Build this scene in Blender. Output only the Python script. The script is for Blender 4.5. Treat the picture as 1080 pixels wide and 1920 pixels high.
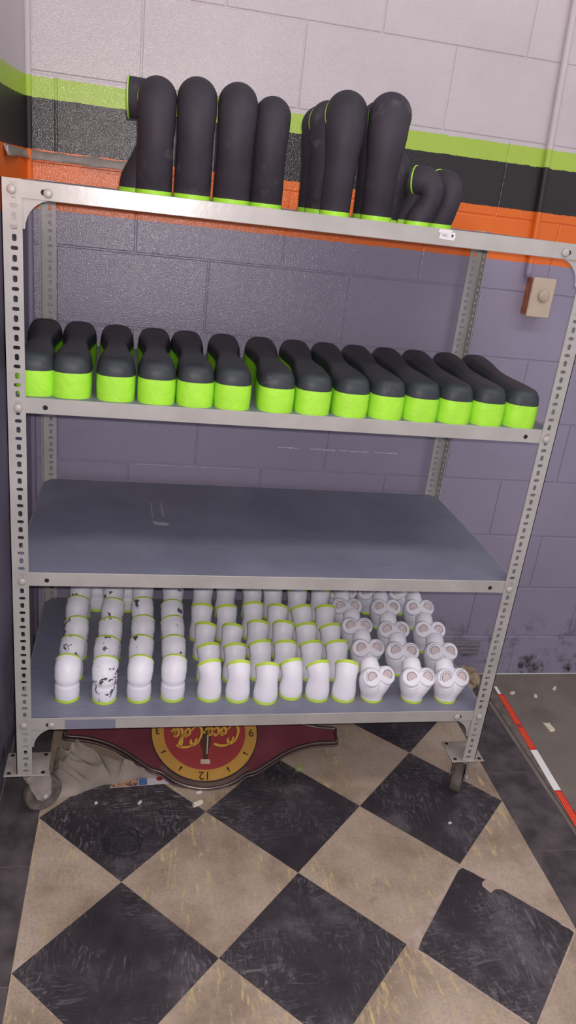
import bpy, bmesh, math, random
from mathutils import Vector, Matrix, noise

for o in list(bpy.data.objects):
    bpy.data.objects.remove(o, do_unlink=True)
scene = bpy.context.scene
COL = scene.collection
random.seed(7)

# ------------------------------------------------------------------ camera
CAM = Vector((0.25242, -1.57948, 1.53399))
YAW, PITCH, ROLL, FPX = 0.21913, 0.381, 0.11876, 1433.38
_fwd = Vector((math.sin(YAW) * math.cos(PITCH), math.cos(YAW) * math.cos(PITCH), -math.sin(PITCH)))
_right = Vector((math.cos(YAW), -math.sin(YAW), 0))
_up = _right.cross(_fwd)
_r2 = _right * math.cos(ROLL) + _up * math.sin(ROLL)
_u2 = -_right * math.sin(ROLL) + _up * math.cos(ROLL)
cam_data = bpy.data.cameras.new('camera')
cam = bpy.data.objects.new('camera', cam_data)
COL.objects.link(cam)
cam.matrix_world = Matrix(((_r2.x, _u2.x, -_fwd.x, CAM.x), (_r2.y, _u2.y, -_fwd.y, CAM.y),
                           (_r2.z, _u2.z, -_fwd.z, CAM.z), (0, 0, 0, 1)))
cam_data.sensor_fit = 'VERTICAL'
cam_data.sensor_height = 36.0
cam_data.lens = FPX * 36.0 / 1920.0
cam_data.clip_start = 0.02
scene.camera = cam

# ------------------------------------------------------------------ light
world = bpy.data.worlds.new('room_ambient')
scene.world = world
world.use_nodes = True
bg = world.node_tree.nodes['Background']
bg.inputs[0].default_value = (0.93, 0.92, 1.0, 1)
bg.inputs[1].default_value = 0.34

flash_d = bpy.data.lights.new('phone_flash', 'POINT')       # the phone's own flash next to the lens
flash_d.energy = 46.0
flash_d.shadow_soft_size = 0.008
flash_d.color = (1.0, 0.93, 0.93)
flash = bpy.data.objects.new('phone_flash', flash_d)
flash.location = CAM + _r2 * 0.012 + _u2 * 0.02
COL.objects.link(flash)


def area(name, loc, target, sx, sy, e, col):
    d = bpy.data.lights.new(name, 'AREA')
    d.shape = 'RECTANGLE'
    d.size, d.size_y, d.energy, d.color = sx, sy, e, col
    o = bpy.data.objects.new(name, d)
    o.location = loc
    o.rotation_euler = (Vector(target) - Vector(loc)).to_track_quat('-Z', 'Y').to_euler()
    COL.objects.link(o)
    return o


area('ceiling_fluorescent', (1.3, -1.0, 2.95), (1.3, -1.0, 0), 2.4, 0.35, 14.0, (1.0, 0.97, 0.96))

scene.view_settings.view_transform = 'Standard'
scene.view_settings.look = 'None'
scene.view_settings.exposure = 0.56
scene.view_settings.gamma = 1.0
scene.view_settings.use_curve_mapping = False


# ------------------------------------------------------------------ materials
def lin(c):
    return tuple(((v / 255.0) / 12.92 if v / 255.0 <= 0.04045 else (((v / 255.0) + 0.055) / 1.055) ** 2.4) for v in c) + (1.0,)


class NT:
    """little helper round a node tree"""
    def __init__(self, name):
        self.m = bpy.data.materials.new(name)
        self.m.use_nodes = True
        self.t = self.m.node_tree
        self.b = self.t.nodes['Principled BSDF']

    def n(self, typ, **kw):
        nd = self.t.nodes.new(typ)
        for k, v in kw.items():
            if k.startswith('i_'):
                nd.inputs[int(k[2:]) if k[2:].isdigit() else k[2:]].default_value = v
            else:
                setattr(nd, k, v)
        return nd

    def l(self, a, b):
        self.t.links.new(a, b)

    def coord(self, which='Object', scale=(1, 1, 1), rand=False):
        tc = self.n('ShaderNodeTexCoord')
        mp = self.n('ShaderNodeMapping')
        mp.inputs['Scale'].default_value = scale
        self.l(tc.outputs[which], mp.inputs['Vector'])
        if rand:
            oi = self.n('ShaderNodeObjectInfo')
            mu = self.n('ShaderNodeMath', operation='MULTIPLY')
            mu.inputs[1].default_value = 37.0
            self.l(oi.outputs['Random'], mu.inputs[0])
            self.l(mu.outputs[0], mp.inputs['Location'])
        return mp.outputs['Vector']

    def noise(self, vec, scale, detail=4, rough=0.55, dist=0.0):
        nd = self.n('ShaderNodeTexNoise')
        nd.inputs['Scale'].default_value = scale
        nd.inputs['Detail'].default_value = detail
        nd.inputs['Roughness'].default_value = rough
        nd.inputs['Distortion'].default_value = dist
        self.l(vec, nd.inputs['Vector'])
        return nd.outputs['Fac']

    def ramp(self, fac, stops, interp='LINEAR'):
        r = self.n('ShaderNodeValToRGB')
        r.color_ramp.interpolation = interp
        el = r.color_ramp.elements
        while len(el) < len(stops):
            el.new(0.5)
        for e, (p, c) in zip(el, stops):
            e.position = p
            e.color = c
        self.l(fac, r.inputs[0])
        return r.outputs['Color']

    def mix(self, fac, a, b, mode='MIX'):
        mx = self.n('ShaderNodeMix', data_type='RGBA', blend_type=mode)
        for sock, v in ((mx.inputs[0], fac), (mx.inputs[6], a), (mx.inputs[7], b)):
            if hasattr(v, 'is_output'):
                self.l(v, sock)
            else:
                sock.default_value = v
        return mx.outputs[2]

    def bump(self, h, strength=0.3, dist=0.002):
        b = self.n('ShaderNodeBump')
        b.inputs['Strength'].default_value = strength
        b.inputs['Distance'].default_value = dist
        self.l(h, b.inputs['Height'])
        self.l(b.outputs[0], self.b.inputs['Normal'])

    def done(self, col, rough=0.5, metal=0.0, spec=0.5):
        if hasattr(col, 'is_output'):
            self.l(col, self.b.inputs['Base Color'])
        else:
            self.b.inputs['Base Color'].default_value = col
        if hasattr(rough, 'is_output'):
            self.l(rough, self.b.inputs['Roughness'])
        else:
            self.b.inputs['Roughness'].default_value = rough
        self.b.inputs['Metallic'].default_value = metal
        self.b.inputs['Specular IOR Level'].default_value = spec
        return self.m


W1 = (1, 1, 1, 1)
K0 = (0, 0, 0, 1)


def simple(name, rgb, rough=0.5, metal=0.0, var=0.12, scale=30.0, bump=0.0, bscale=200.0, spec=0.5):
    t = NT(name)
    v = t.coord('Object', rand=True)
    c = lin(rgb)
    d = tuple(x * (1 - var) for x in c[:3]) + (1,)
    b = tuple(min(1, x * (1 + var)) for x in c[:3]) + (1,)
    col = t.ramp(t.noise(v, scale), [(0.3, d), (0.7, b)])
    if bump:
        t.bump(t.noise(v, bscale, 3), bump)
    return t.done(col, rough, metal, spec)


def make_wall_paint(name, bumpy):
    t = NT(name)
    geo = t.n('ShaderNodeNewGeometry')
    sep = t.n('ShaderNodeSeparateXYZ')
    t.l(geo.outputs['Position'], sep.inputs[0])
    tc = geo.outputs['Position']
    wob = t.noise(tc, 60.0, 2)
    w2 = t.n('ShaderNodeMath', operation='MULTIPLY_ADD')
    w2.inputs[1].default_value = 0.006
    t.l(wob, w2.inputs[0])
    t.l(sep.outputs['Z'], w2.inputs[2])
    dv = t.n('ShaderNodeMath', operation='MULTIPLY')
    dv.inputs[1].default_value = 1 / 3.0
    t.l(w2.outputs[0], dv.inputs[0])
    purple, orange, black, lime, white = lin((152, 143, 164)), lin((240, 116, 40)), lin((49, 44, 45)), lin((180, 208, 82)), lin((210, 199, 201))
    col = t.ramp(dv.outputs[0], [(0, purple), (1.452 / 3, orange), (1.588 / 3, black), (1.706 / 3, lime), (1.756 / 3, white)], 'CONSTANT')
    soft = t.ramp(t.noise(tc, 3.5, 5), [(0.3, (0.86, 0.86, 0.88, 1)), (0.7, W1)])
    col = t.mix(1.0, col, soft, 'MULTIPLY')
    # scuffs and dirt splashes low on the wall, chips of paint
    dirt = t.ramp(t.noise(tc, 11.0, 6, 0.7), [(0.50, K0), (0.62, W1)])
    low = t.n('ShaderNodeMapRange')
    low.inputs['From Min'].default_value = 0.30
    low.inputs['From Max'].default_value = 0.02
    t.l(sep.outputs['Z'], low.inputs['Value'])
    dm = t.mix(1.0, dirt, low.outputs[0], 'MULTIPLY')
    col = t.mix(dm, col, lin((52, 44, 42)))
    chip = t.ramp(t.noise(tc, 90.0, 2, 0.5), [(0.77, K0), (0.79, W1)])
    chip2 = t.ramp(t.noise(tc, 5.0, 2), [(0.55, K0), (0.62, W1)])
    col = t.mix(t.mix(1.0, chip, chip2, 'MULTIPLY'), col, lin((196, 188, 192)))
    if bumpy:
        t.bump(t.noise(tc, 300.0, 2, 0.6), 1.0, 0.0010)
        return t.done(col, 0.17, 0, 0.55)
    t.bump(t.noise(tc, 60.0, 3), 0.1)
    return t.done(col, 0.5, 0, 0.4)


M = {}
M['wall'] = make_wall_paint('glossy_block_paint', True)
M['wall_smooth'] = make_wall_paint('smooth_wall_paint', False)


def make_metal_paint():
    t = NT('grey_rack_enamel')
    v = t.coord('Object')
    base = t.ramp(t.noise(v, 9.0, 5), [(0.3, lin((160, 156, 152))), (0.7, lin((178, 174, 170)))])
    worn = t.ramp(t.noise(v, 45.0, 5, 0.7), [(0.68, K0), (0.74, W1)])
    patch = t.ramp(t.noise(v, 6.0, 2), [(0.55, K0), (0.62, W1)])
    col = t.mix(t.mix(1.0, worn, patch, 'MULTIPLY'), base, lin((92, 98, 112)))
    t.bump(t.noise(v, 60.0, 3), 0.08, 0.002)
    return t.done(col, 0.27, 0.05, 0.45)


M['rack'] = make_metal_paint()


def make_shelf_metal():
    t = NT('blue_grey_shelf_sheet')
    v = t.coord('Object')
    vs = t.coord('Object', (14, 220, 14))
    base = t.ramp(t.noise(v, 4.0, 6, 0.6), [(0.3, lin((118, 120, 138))), (0.7, lin((138, 140, 158)))])
    st = t.ramp(t.noise(vs, 1.0, 3), [(0.3, (0.86, 0.86, 0.86, 1)), (0.7, W1)])
    col = t.mix(1.0, base, st, 'MULTIPLY')
    col = t.mix(t.ramp(t.noise(v, 2.0, 3), [(0.55, K0), (0.75, (0.5, 0.5, 0.5, 1))]), col, lin((112, 104, 112)))
    rg = t.ramp(t.noise(v, 5.0, 4), [(0.3, (0.38, 0.38, 0.38, 1)), (0.7, (0.55, 0.55, 0.55, 1))])
    return t.done(col, rg, 0.0, 0.5)


M['shelf'] = make_shelf_metal()


def make_black_tile():
    t = NT('scratched_black_vinyl_tile')
    v = t.coord('Object', rand=True)
    base = t.ramp(t.noise(v, 7.0, 6, 0.65), [(0.3, lin((42, 37, 42))), (0.55, lin((60, 54, 58))), (0.8, lin((108, 101, 105)))])
    g = t.coord('Object', (46, 12, 1), rand=True)
    g2 = t.coord('Object', (14, 52, 1), rand=True)
    s1 = t.ramp(t.noise(g, 1.0, 6, 0.75, 3.0), [(0.52, K0), (0.74, (0.75, 0.75, 0.75, 1))])
    s2 = t.ramp(t.noise(g2, 1.0, 6, 0.75, 3.0), [(0.52, K0), (0.74, (0.75, 0.75, 0.75, 1))])
    z1 = t.ramp(t.noise(v, 6.5, 3), [(0.42, K0), (0.66, W1)])
    z2 = t.ramp(t.noise(v, 4.5, 3), [(0.42, K0), (0.66, W1)])
    col = t.mix(t.mix(1.0, s1, z1, 'MULTIPLY'), base, lin((164, 156, 160)))
    col = t.mix(t.mix(1.0, s2, z2, 'MULTIPLY'), col, lin((164, 156, 160)))
    t.bump(t.noise(v, 40.0, 4), 0.12, 0.001)
    return t.done(col, 0.52, 0, 0.4)


def make_tan_tile(name='worn_tan_vinyl_tile'):
    t = NT(name)
    v = t.coord('Object', rand=True)
    base = t.ramp(t.noise(v, 5.0, 6, 0.6), [(0.28, lin((132, 113, 95))), (0.5, lin((173, 154, 136))), (0.75, lin((194, 175, 160)))])
    st = t.coord('Object', (70, 14, 1), rand=True)
    yel = t.ramp(t.noise(st, 1.0, 4, 0.6, 0.6), [(0.55, K0), (0.68, W1)])
    zone = t.ramp(t.noise(v, 4.0, 3), [(0.40, K0), (0.60, (0.9, 0.9, 0.9, 1))])
    col = t.mix(t.mix(1.0, yel, zone, 'MULTIPLY'), base, lin((204, 180, 128)))
    grim = t.ramp(t.noise(v, 9.0, 5, 0.7), [(0.6, K0), (0.75, (0.6, 0.6, 0.6, 1))])
    col = t.mix(grim, col, lin((120, 104, 98)))
    grain = t.ramp(t.noise(v, 150.0, 3, 0.7), [(0.3, (0.80, 0.79, 0.78, 1)), (0.55, W1)])
    col = t.mix(1.0, col, grain, 'MULTIPLY')
    fl = t.coord('Object', (130, 45, 1), rand=True)
    fleck = t.ramp(t.noise(fl, 1.0, 3, 0.6, 1.0), [(0.66, K0), (0.70, (0.7, 0.7, 0.7, 1))])
    col = t.mix(t.mix(1.0, fleck, t.ramp(t.noise(v, 8.0, 3), [(0.45, K0), (0.6, W1)]), 'MULTIPLY'), col, lin((214, 196, 178)))
    t.bump(t.noise(v, 60.0, 4), 0.15, 0.001)
    return t.done(col, 0.6, 0, 0.35)


M['black_tile'] = make_black_tile()
M['tan_tile'] = make_tan_tile()
M['underlay'] = simple('tan_adhesive_underlay', (176, 156, 142), 0.8, 0, 0.2, 40)
M['border_tile'] = simple('dusty_charcoal_border_tile', (80, 72, 74), 0.6, 0, 0.55, 14, 0.1, 60)
M['concrete'] = simple('stained_concrete', (124, 114, 106), 0.75, 0, 0.2, 6, 0.2, 80)
M['threshold'] = simple('worn_threshold', (112, 102, 94), 0.6, 0, 0.3, 30, 0.2)


def make_charcoal(name, rgb, rough):
    t = NT(name)
    v = t.coord('Object', rand=True)
    c = lin(rgb)
    base = t.ramp(t.noise(v, 12.0, 5, 0.6), [(0.3, tuple(x * 0.8 for x in c[:3]) + (1,)), (0.7, tuple(x * 1.2 for x in c[:3]) + (1,))])
    dust = t.ramp(t.noise(v, 28.0, 6, 0.65), [(0.55, K0), (0.75, (0.45, 0.45, 0.45, 1))])
    dz = t.ramp(t.noise(v, 9.0, 2), [(0.5, K0), (0.65, W1)])
    col = t.mix(t.mix(1.0, dust, dz, 'MULTIPLY'), base, lin((120, 118, 122)))
    return t.done(col, rough, 0, 0.3)


M['pod'] = make_charcoal('charcoal_satin_primer', (54, 59, 63), 0.5)
M['elbow'] = make_charcoal('charcoal_purple_primer', (53, 47, 55), 0.66)


def make_tape(name, rgb):
    t = NT(name)
    v = t.coord('Object', rand=True)
    c = lin(rgb)
    col = t.ramp(t.noise(v, 30.0, 3), [(0.3, tuple(x * 0.88 for x in c[:3]) + (1,)), (0.7, c)])
    t.bump(t.noise(v, 32.0, 2, 0.5, 1.5), 0.35, 0.004)
    return t.done(col, 0.5, 0, 0.4)


M['lime'] = make_tape('lime_masking_tape', (168, 232, 62))
M['lime2'] = make_tape('yellow_green_masking_tape', (200, 230, 80))


def make_white(name, amount):
    t = NT(name)
    v = t.coord('Object', rand=True)
    base = t.ramp(t.noise(v, 14.0, 3), [(0.3, lin((228, 225, 234))), (0.7, lin((238, 236, 244)))])
    chip = t.ramp(t.noise(v, 34.0, 5, 0.65), [(amount, K0), (amount + 0.015, W1)])
    zone = t.ramp(t.noise(v, 13.0, 1), [(0.50, K0), (0.53, W1)])
    col = t.mix(t.mix(1.0, chip, zone, 'MULTIPLY'), base, lin((84, 80, 92)))
    return t.done(col, 0.45, 0, 0.4)


M['primer_chipped'] = make_white('chipped_white_primer', 0.605)
M['primer_worn'] = make_white('badly_chipped_white_primer', 0.54)
M['primer'] = make_white('clean_white_primer', 0.76)
M['port'] = simple('pinkish_bare_disc', (205, 188, 188), 0.5, 0, 0.12, 50)
M['pen'] = simple('dark_pencil_line', (72, 68, 80), 0.6)
M['marker'] = simple('black_marker_ink', (30, 28, 34), 0.5)
M['dark'] = simple('dark_hole', (22, 20, 22), 0.8)
M['bolt'] = simple('painted_bolt_steel', (176, 170, 164), 0.4, 0.05)
M['caster_metal'] = simple('dusty_caster_steel', (158, 149, 142), 0.6, 0.1, 0.2, 40)
M['rubber'] = simple('dusty_caster_rubber', (104, 95, 90), 0.7, 0, 0.35, 40)
M['beige_plastic'] = simple('beige_plastic', (196, 178, 158), 0.42, 0, 0.05)
M['knob'] = simple('beige_knob', (186, 168, 150), 0.4, 0, 0.05)
M['rust_box'] = simple('orange_painted_box', (170, 100, 66), 0.5, 0, 0.25, 40)
M['paper'] = simple('white_paper', (216, 212, 212), 0.6, 0, 0.03)
M['smear'] = simple('pale_paint_smear', (176, 170, 178), 0.5)
M['print'] = simple('grey_print', (120, 116, 118), 0.7)
M['grey_tape'] = simple('grey_dusty_tape', (146, 136, 130), 0.55, 0, 0.2, 30, 0.3, 60)
M['torn_white'] = simple('torn_white_paper', (214, 208, 206), 0.7, 0, 0.08)
M['red_tape'] = simple('reflective_red_tape', (226, 36, 34), 0.35, 0, 0.15, 60)
M['reflection_line'] = simple('orange_reflection_line', (255, 140, 70), 0.35, 0, 0.1, 60)  # reflection on the red tape, put into the colour
M['white_tape'] = simple('reflective_white_tape', (250, 248, 244), 0.4, 0, 0.03)
M['sign_red'] = simple('dusty_dark_red_enamel', (108, 52, 60), 0.5, 0, 0.2, 12)
M['disc_red'] = simple('red_clock_face', (160, 62, 62), 0.5, 0, 0.1, 12)
M['gold'] = simple('yellow_dial_ring', (198, 150, 74), 0.4, 0, 0.1, 14)
M['letter_gold'] = simple('yellow_lettering', (222, 180, 74), 0.4, 0, 0.06)
M['chrome'] = simple('tarnished_chrome_rim', (118, 104, 102), 0.35, 0.8, 0.15, 20)
M['surround'] = simple('dusty_brown_surround', (116, 94, 88), 0.4, 0.3, 0.25, 20)
M['numeral'] = simple('dark_dial_numeral', (58, 44, 30), 0.5)
M['bottle'] = simple('brown_bottle_print', (88, 62, 52), 0.4)
M['bottle_cap'] = simple('cream_bottle_print', (206, 192, 170), 0.5)
M['chalk'] = simple('cream_chalk', (222, 212, 190), 0.8, 0, 0.05)
M['green_bit'] = simple('green_scrap', (150, 176, 96), 0.7)
M['scuff'] = simple('black_scuff_rubber', (34, 32, 36), 0.7)
M['card_white'] = simple('glossy_card_white', (222, 218, 220), 0.35, 0, 0.03)
M['card_blue'] = simple('card_blue_strip', (92, 124, 176), 0.35, 0, 0.05)
M['card_red'] = simple('card_red_seal', (170, 54, 50), 0.35, 0, 0.1)


def make_card_photo():
    t = NT('card_photo_print')
    v = t.coord('Object')
    col = t.ramp(t.noise(v, 55.0, 3, 0.6), [(0.3, lin((66, 44, 46))), (0.45, lin((146, 96, 84))), (0.58, lin((210, 176, 138))), (0.7, lin((150, 120, 126)))])
    return t.done(col, 0.4)


M['card_photo'] = make_card_photo()


def make_cloth():
    t = NT('taupe_canvas_cloth')
    v = t.coord('Object')
    col = t.ramp(t.noise(v, 9.0, 5), [(0.3, lin((138, 128, 119))), (0.7, lin((168, 156, 145)))])
    t.bump(t.noise(v, 300.0, 3), 0.1, 0.001)
    return t.done(col, 0.85, 0, 0.2)


M['cloth'] = make_cloth()
M['rag'] = simple('tan_crumpled_paper', (156, 136, 114), 0.85, 0, 0.2, 30)
M['ribbed'] = simple('grey_ribbed_trim', (126, 118, 126), 0.5)

# ------------------------------------------------------------------ mesh helpers


def mk_mesh(name, verts, faces, mat, smooth=False):
    me = bpy.data.meshes.new(name)
    me.from_pydata([tuple(v) for v in verts], [], faces)
    me.materials.append(M[mat] if isinstance(mat, str) else mat)
    bm = bmesh.new()
    bm.from_mesh(me)
    bmesh.ops.recalc_face_normals(bm, faces=bm.faces)
    bm.to_mesh(me)
    bm.free()
    if smooth:
        me.polygons.foreach_set('use_smooth', [True] * len(me.polygons))
    me.update()
    return me


def link(name, me, parent=None, loc=(0, 0, 0), rot=(0, 0, 0), scale=(1, 1, 1)):
    o = bpy.data.objects.new(name, me)
    COL.objects.link(o)
    o.parent = parent
    o.location = loc
    o.rotation_euler = rot
    o.scale = scale
    return o


def tag(o, label, cat, group=None, kind=None):
    o['label'] = label
    if cat:
        o['category'] = cat
    if group:
        o['group'] = group
    if kind:
        o['kind'] = kind
    return o


def struct(o):
    o['kind'] = 'structure'
    return o


def box_mesh(name, x0, x1, y0, y1, z0, z1, mat, bevel=0.0, seg=1):
    bm = bmesh.new()
    vs = [bm.verts.new((x, y, z)) for x in (x0, x1) for y in (y0, y1) for z in (z0, z1)]
    for f in ((0, 1, 3, 2), (4, 6, 7, 5), (0, 4, 5, 1), (2, 3, 7, 6), (0, 2, 6, 4), (1, 5, 7, 3)):
        bm.faces.new([vs[i] for i in f])
    bmesh.ops.recalc_face_normals(bm, faces=bm.faces)
    if bevel:
        bmesh.ops.bevel(bm, geom=list(bm.edges), offset=bevel, segments=seg, affect='EDGES', profile=0.5)
    me = bpy.data.meshes.new(name)
    bm.to_mesh(me)
    bm.free()
    me.materials.append(M[mat])
    return me


def box(name, x0, x1, y0, y1, z0, z1, mat, parent=None, bevel=0.0, loc=(0, 0, 0), rot=(0, 0, 0)):
    return link(name, box_mesh(name, x0, x1, y0, y1, z0, z1, mat, bevel), parent, loc, rot)


def prism(name, pts, z0, z1, mat):
    """extruded polygon (x, y) between two heights"""
    n = len(pts)
    v = [(p[0], p[1], z0) for p in pts] + [(p[0], p[1], z1) for p in pts]
    f = [tuple(range(n - 1, -1, -1)), tuple(range(n, 2 * n))]
    f += [(i, (i + 1) % n, n + (i + 1) % n, n + i) for i in range(n)]
    return mk_mesh(name, v, f, mat)


def catmull(pts, sub=6, closed=False):
    P = [Vector(p) for p in pts]
    n = len(P)
    out = []
    rng = range(n if closed else n - 1)
    for i in rng:
        if closed:
            a, b, c, d = P[(i - 1) % n], P[i], P[(i + 1) % n], P[(i + 2) % n]
        else:
            a, b, c, d = P[max(i - 1, 0)], P[i], P[i + 1], P[min(i + 2, n - 1)]
        for k in range(sub):
            t = k / sub
            out.append(0.5 * ((2 * b) + (c - a) * t + (2 * a - 5 * b + 4 * c - d) * t * t + (3 * b - a - 3 * c + d) * t ** 3))
    if not closed:
        out.append(P[-1])
    return out


def sweep(path, radii, nseg=28, cap=(True, True)):
    """round tube along a 3D path with a radius for each point"""
    P = [Vector(p) for p in path]
    verts, faces = [], []
    n0 = None
    for i, p in enumerate(P):
        t = (P[min(i + 1, len(P) - 1)] - P[max(i - 1, 0)]).normalized()
        if n0 is None:
            n0 = t.orthogonal().normalized() if abs(t.x) > 0.9 else (Vector((1, 0, 0)) - t * t.x).normalized()
        else:
            n0 = (n0 - t * n0.dot(t)).normalized()
        b = t.cross(n0)
        for k in range(nseg):
            a = 2 * math.pi * k / nseg
            verts.append(p + (n0 * math.cos(a) + b * math.sin(a)) * radii[i])
    for i in range(len(P) - 1):
        for k in range(nseg):
            a, b_ = i * nseg + k, i * nseg + (k + 1) % nseg
            faces.append((a, b_, b_ + nseg, a + nseg))
    if cap[0]:
        faces.append(tuple(range(nseg - 1, -1, -1)))
    if cap[1]:
        q = (len(P) - 1) * nseg
        faces.append(tuple(range(q, q + nseg)))
    return verts, faces


def lathe(profile, nseg=24):
    """profile [(r, z)] spun about z, closed at both ends"""
    v, f = [], []
    for r, z in profile:
        for k in range(nseg):
            a = 2 * math.pi * k / nseg
            v.append((r * math.cos(a), r * math.sin(a), z))
    for i in range(len(profile) - 1):
        for k in range(nseg):
            a, b = i * nseg + k, i * nseg + (k + 1) % nseg
            f.append((a, b, b + nseg, a + nseg))
    f.append(tuple(range(nseg)))
    f.append(tuple(range((len(profile) - 1) * nseg, len(profile) * nseg)))
    return v, f


def empty(name, loc=(0, 0, 0), rotz=0.0):
    o = bpy.data.objects.new(name, None)
    o.empty_display_size = 0.05
    COL.objects.link(o)
    o.location = loc
    o.rotation_euler = (0, 0, rotz)
    return o


def clip(poly, ax, lim, keep_less=True):
    out = []
    s = 1 if keep_less else -1
    for i, p in enumerate(poly):
        q = poly[(i + 1) % len(poly)]
        dp, dq = s * (lim - p[ax]), s * (lim - q[ax])
        if dp >= 0:
            out.append(p)
        if dp * dq < 0:
            t = dp / (dp - dq)
            out.append((p[0] + (q[0] - p[0]) * t, p[1] + (q[1] - p[1]) * t))
    return out


# ------------------------------------------------------------------ the room
WY = 0.64                       # face of the block wall
WX = -0.042                     # face of the wall on the left
Z1, Z2, Z3, Z4 = 1.5203, 1.1124, 0.7162, 0.3215   # shelf tops

# back wall: mortar bed + painted blocks
wall_back = struct(box('wall_back', WX - 0.1, 2.6, WY + 0.0030, WY + 0.12, 0.0, 2.5, 'wall'))
CH, BL = 0.2, 0.405
full_block = box_mesh('block', 0, BL - 0.004, 0, 0.05, 0, CH - 0.004, 'wall', 0.0022, 2)
for n in range(-1, 12):
    zb = 0.165 + CH * n
    zz0, zz1 = max(zb, 0.0) + 0.002, min(zb + CH, 2.5) - 0.002
    ph = 0.440 if n % 2 else 0.240
    k = -3
    while True:
        xa = ph + k * BL
        k += 1
        if xa > 2.58:
            break
        xb = xa + BL
        if xb < WX + 0.02:
            continue
        a, b = max(xa, WX) + 0.002, min(xb, 2.6) - 0.002
        if xa >= WX and xb <= 2.6 and zb >= 0 and zb + CH <= 2.5:
            link('block', full_block, wall_back, (a, WY, zz0))
        else:
            box('block', a, b, WY, WY + 0.05, zz0, zz1, 'wall', wall_back, 0.0022)

LEFT_PROF = catmull([(-0.034, 0.645, 0), (-0.040, 0.60, 0), (-0.050, 0.52, 0), (-0.056, 0.42, 0), (-0.057, 0.30, 0)], 5)
wall_left = struct(link('wall_left', prism('wall_left', [(-0.2, -1.4), (-0.057, -1.4)] + [(p.x, p.y) for p in reversed(LEFT_PROF)] + [(-0.2, 0.645)], 0.0, 2.5, 'wall_smooth')))
# jagged white scratch through the purple paint
rs_ = random.Random(11)
for xa, xb in ((0.69, 0.76), (0.79, 0.875), (0.885, 0.985), (1.0, 1.08)):
    n_ = 14
    up, dn = [], []
    for k in range(n_ + 1):
        xx = xa + (xb - xa) * k / n_
        zc = 0.8375 + rs_.uniform(-0.0015, 0.0015)
        hh_ = 0.0 if k in (0, n_) else rs_.uniform(0.0002, 0.0014)
        up.append((xx, zc + hh_ + 0.0002))
        dn.append((xx, zc - hh_ * 0.6 - 0.0002))
    link('paint_scratch', prism('paint_scratch', dn + up[::-1], 0, 0.0004, 'torn_white'), wall_back, (0, WY, 0), (math.pi / 2, 0, 0))
# painted conduit in the corner and on the right of the wall
v, f = sweep([(0, 0, 0), (0, 0, 2.5)], [0.008, 0.008], 16)
trim = struct(link('trim_1', mk_mesh('trim_1', v, f, 'wall_smooth', True), None, (WX + 0.012, WY - 0.009, 0)))

pipe_pts = catmull([(1.385, WY - 0.012, 1.41), (1.378, WY - 0.012, 1.55), (1.364, WY - 0.012, 1.80), (1.350, WY - 0.012, 2.10), (1.335, WY - 0.012, 2.5)], 6)
v, f = sweep(pipe_pts, [0.0095] * len(pipe_pts), 16)
conduit = link('electrical_conduit', mk_mesh('electrical_conduit', v, f, 'wall_smooth', True))
tag(conduit, 'thin vertical conduit painted with the wall stripes above the dimmer box', 'conduit')

sw = empty('dimmer_switch', (1.424, WY, 1.358))
tag(sw, 'beige dimmer switch with a round knob on the purple wall', 'switch')
box('back_box', -0.033, 0.033, -0.042, 0.0, -0.053, 0.053, 'rust_box', sw, 0.002)
box('cover_plate', -0.037, 0.037, -0.050, -0.042, -0.057, 0.057, 'beige_plastic', sw, 0.003)
v, f = lathe([(0.0195, 0), (0.0195, 0.002), (0.0175, 0.003), (0.0175, 0.008), (0.016, 0.0095)], 28)
link('knob', mk_mesh('knob', v, f, 'knob', True), sw, (0.004, -0.050, 0.008), (math.pi / 2, 0, 0))

# floor: underlay slab, diamond tiles, border tiles
FA, FX, FY = -0.0092, 0.0488, 0.017
D = 0.3048 * math.sqrt(2)
floor = struct(box('floor', -0.057, 1.50, -1.9, WY, -0.05, -0.0008, 'underlay'))
cfa, sfa = math.cos(FA), math.sin(FA)


def fw(x, y):
    return (FX + cfa * x - sfa * y, FY + sfa * x + cfa * y)


TG = 0.0005
h = D / 2 - TG
diamond_black = prism('tile', [(-h, 0), (0, -h), (h, 0), (0, h)], -0.0008, 0, 'black_tile')
diamond_tan = prism('tile', [(-h, 0), (0, -h), (h, 0), (0, h)], -0.0008, 0, 'tan_tile')


def place_poly(pts_world, mat):
    pts = clip(clip(pts_world, 1, WY - 0.002), 0, -0.0565, False)
    if len(pts) < 3:
        return
    cx = sum(p[0] for p in pts) / len(pts)
    cy = sum(p[1] for p in pts) / len(pts)
    link('tile', prism('tile', [(p[0] - cx, p[1] - cy) for p in pts], -0.0008, 0, mat), floor, (cx, cy, 0))


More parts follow.
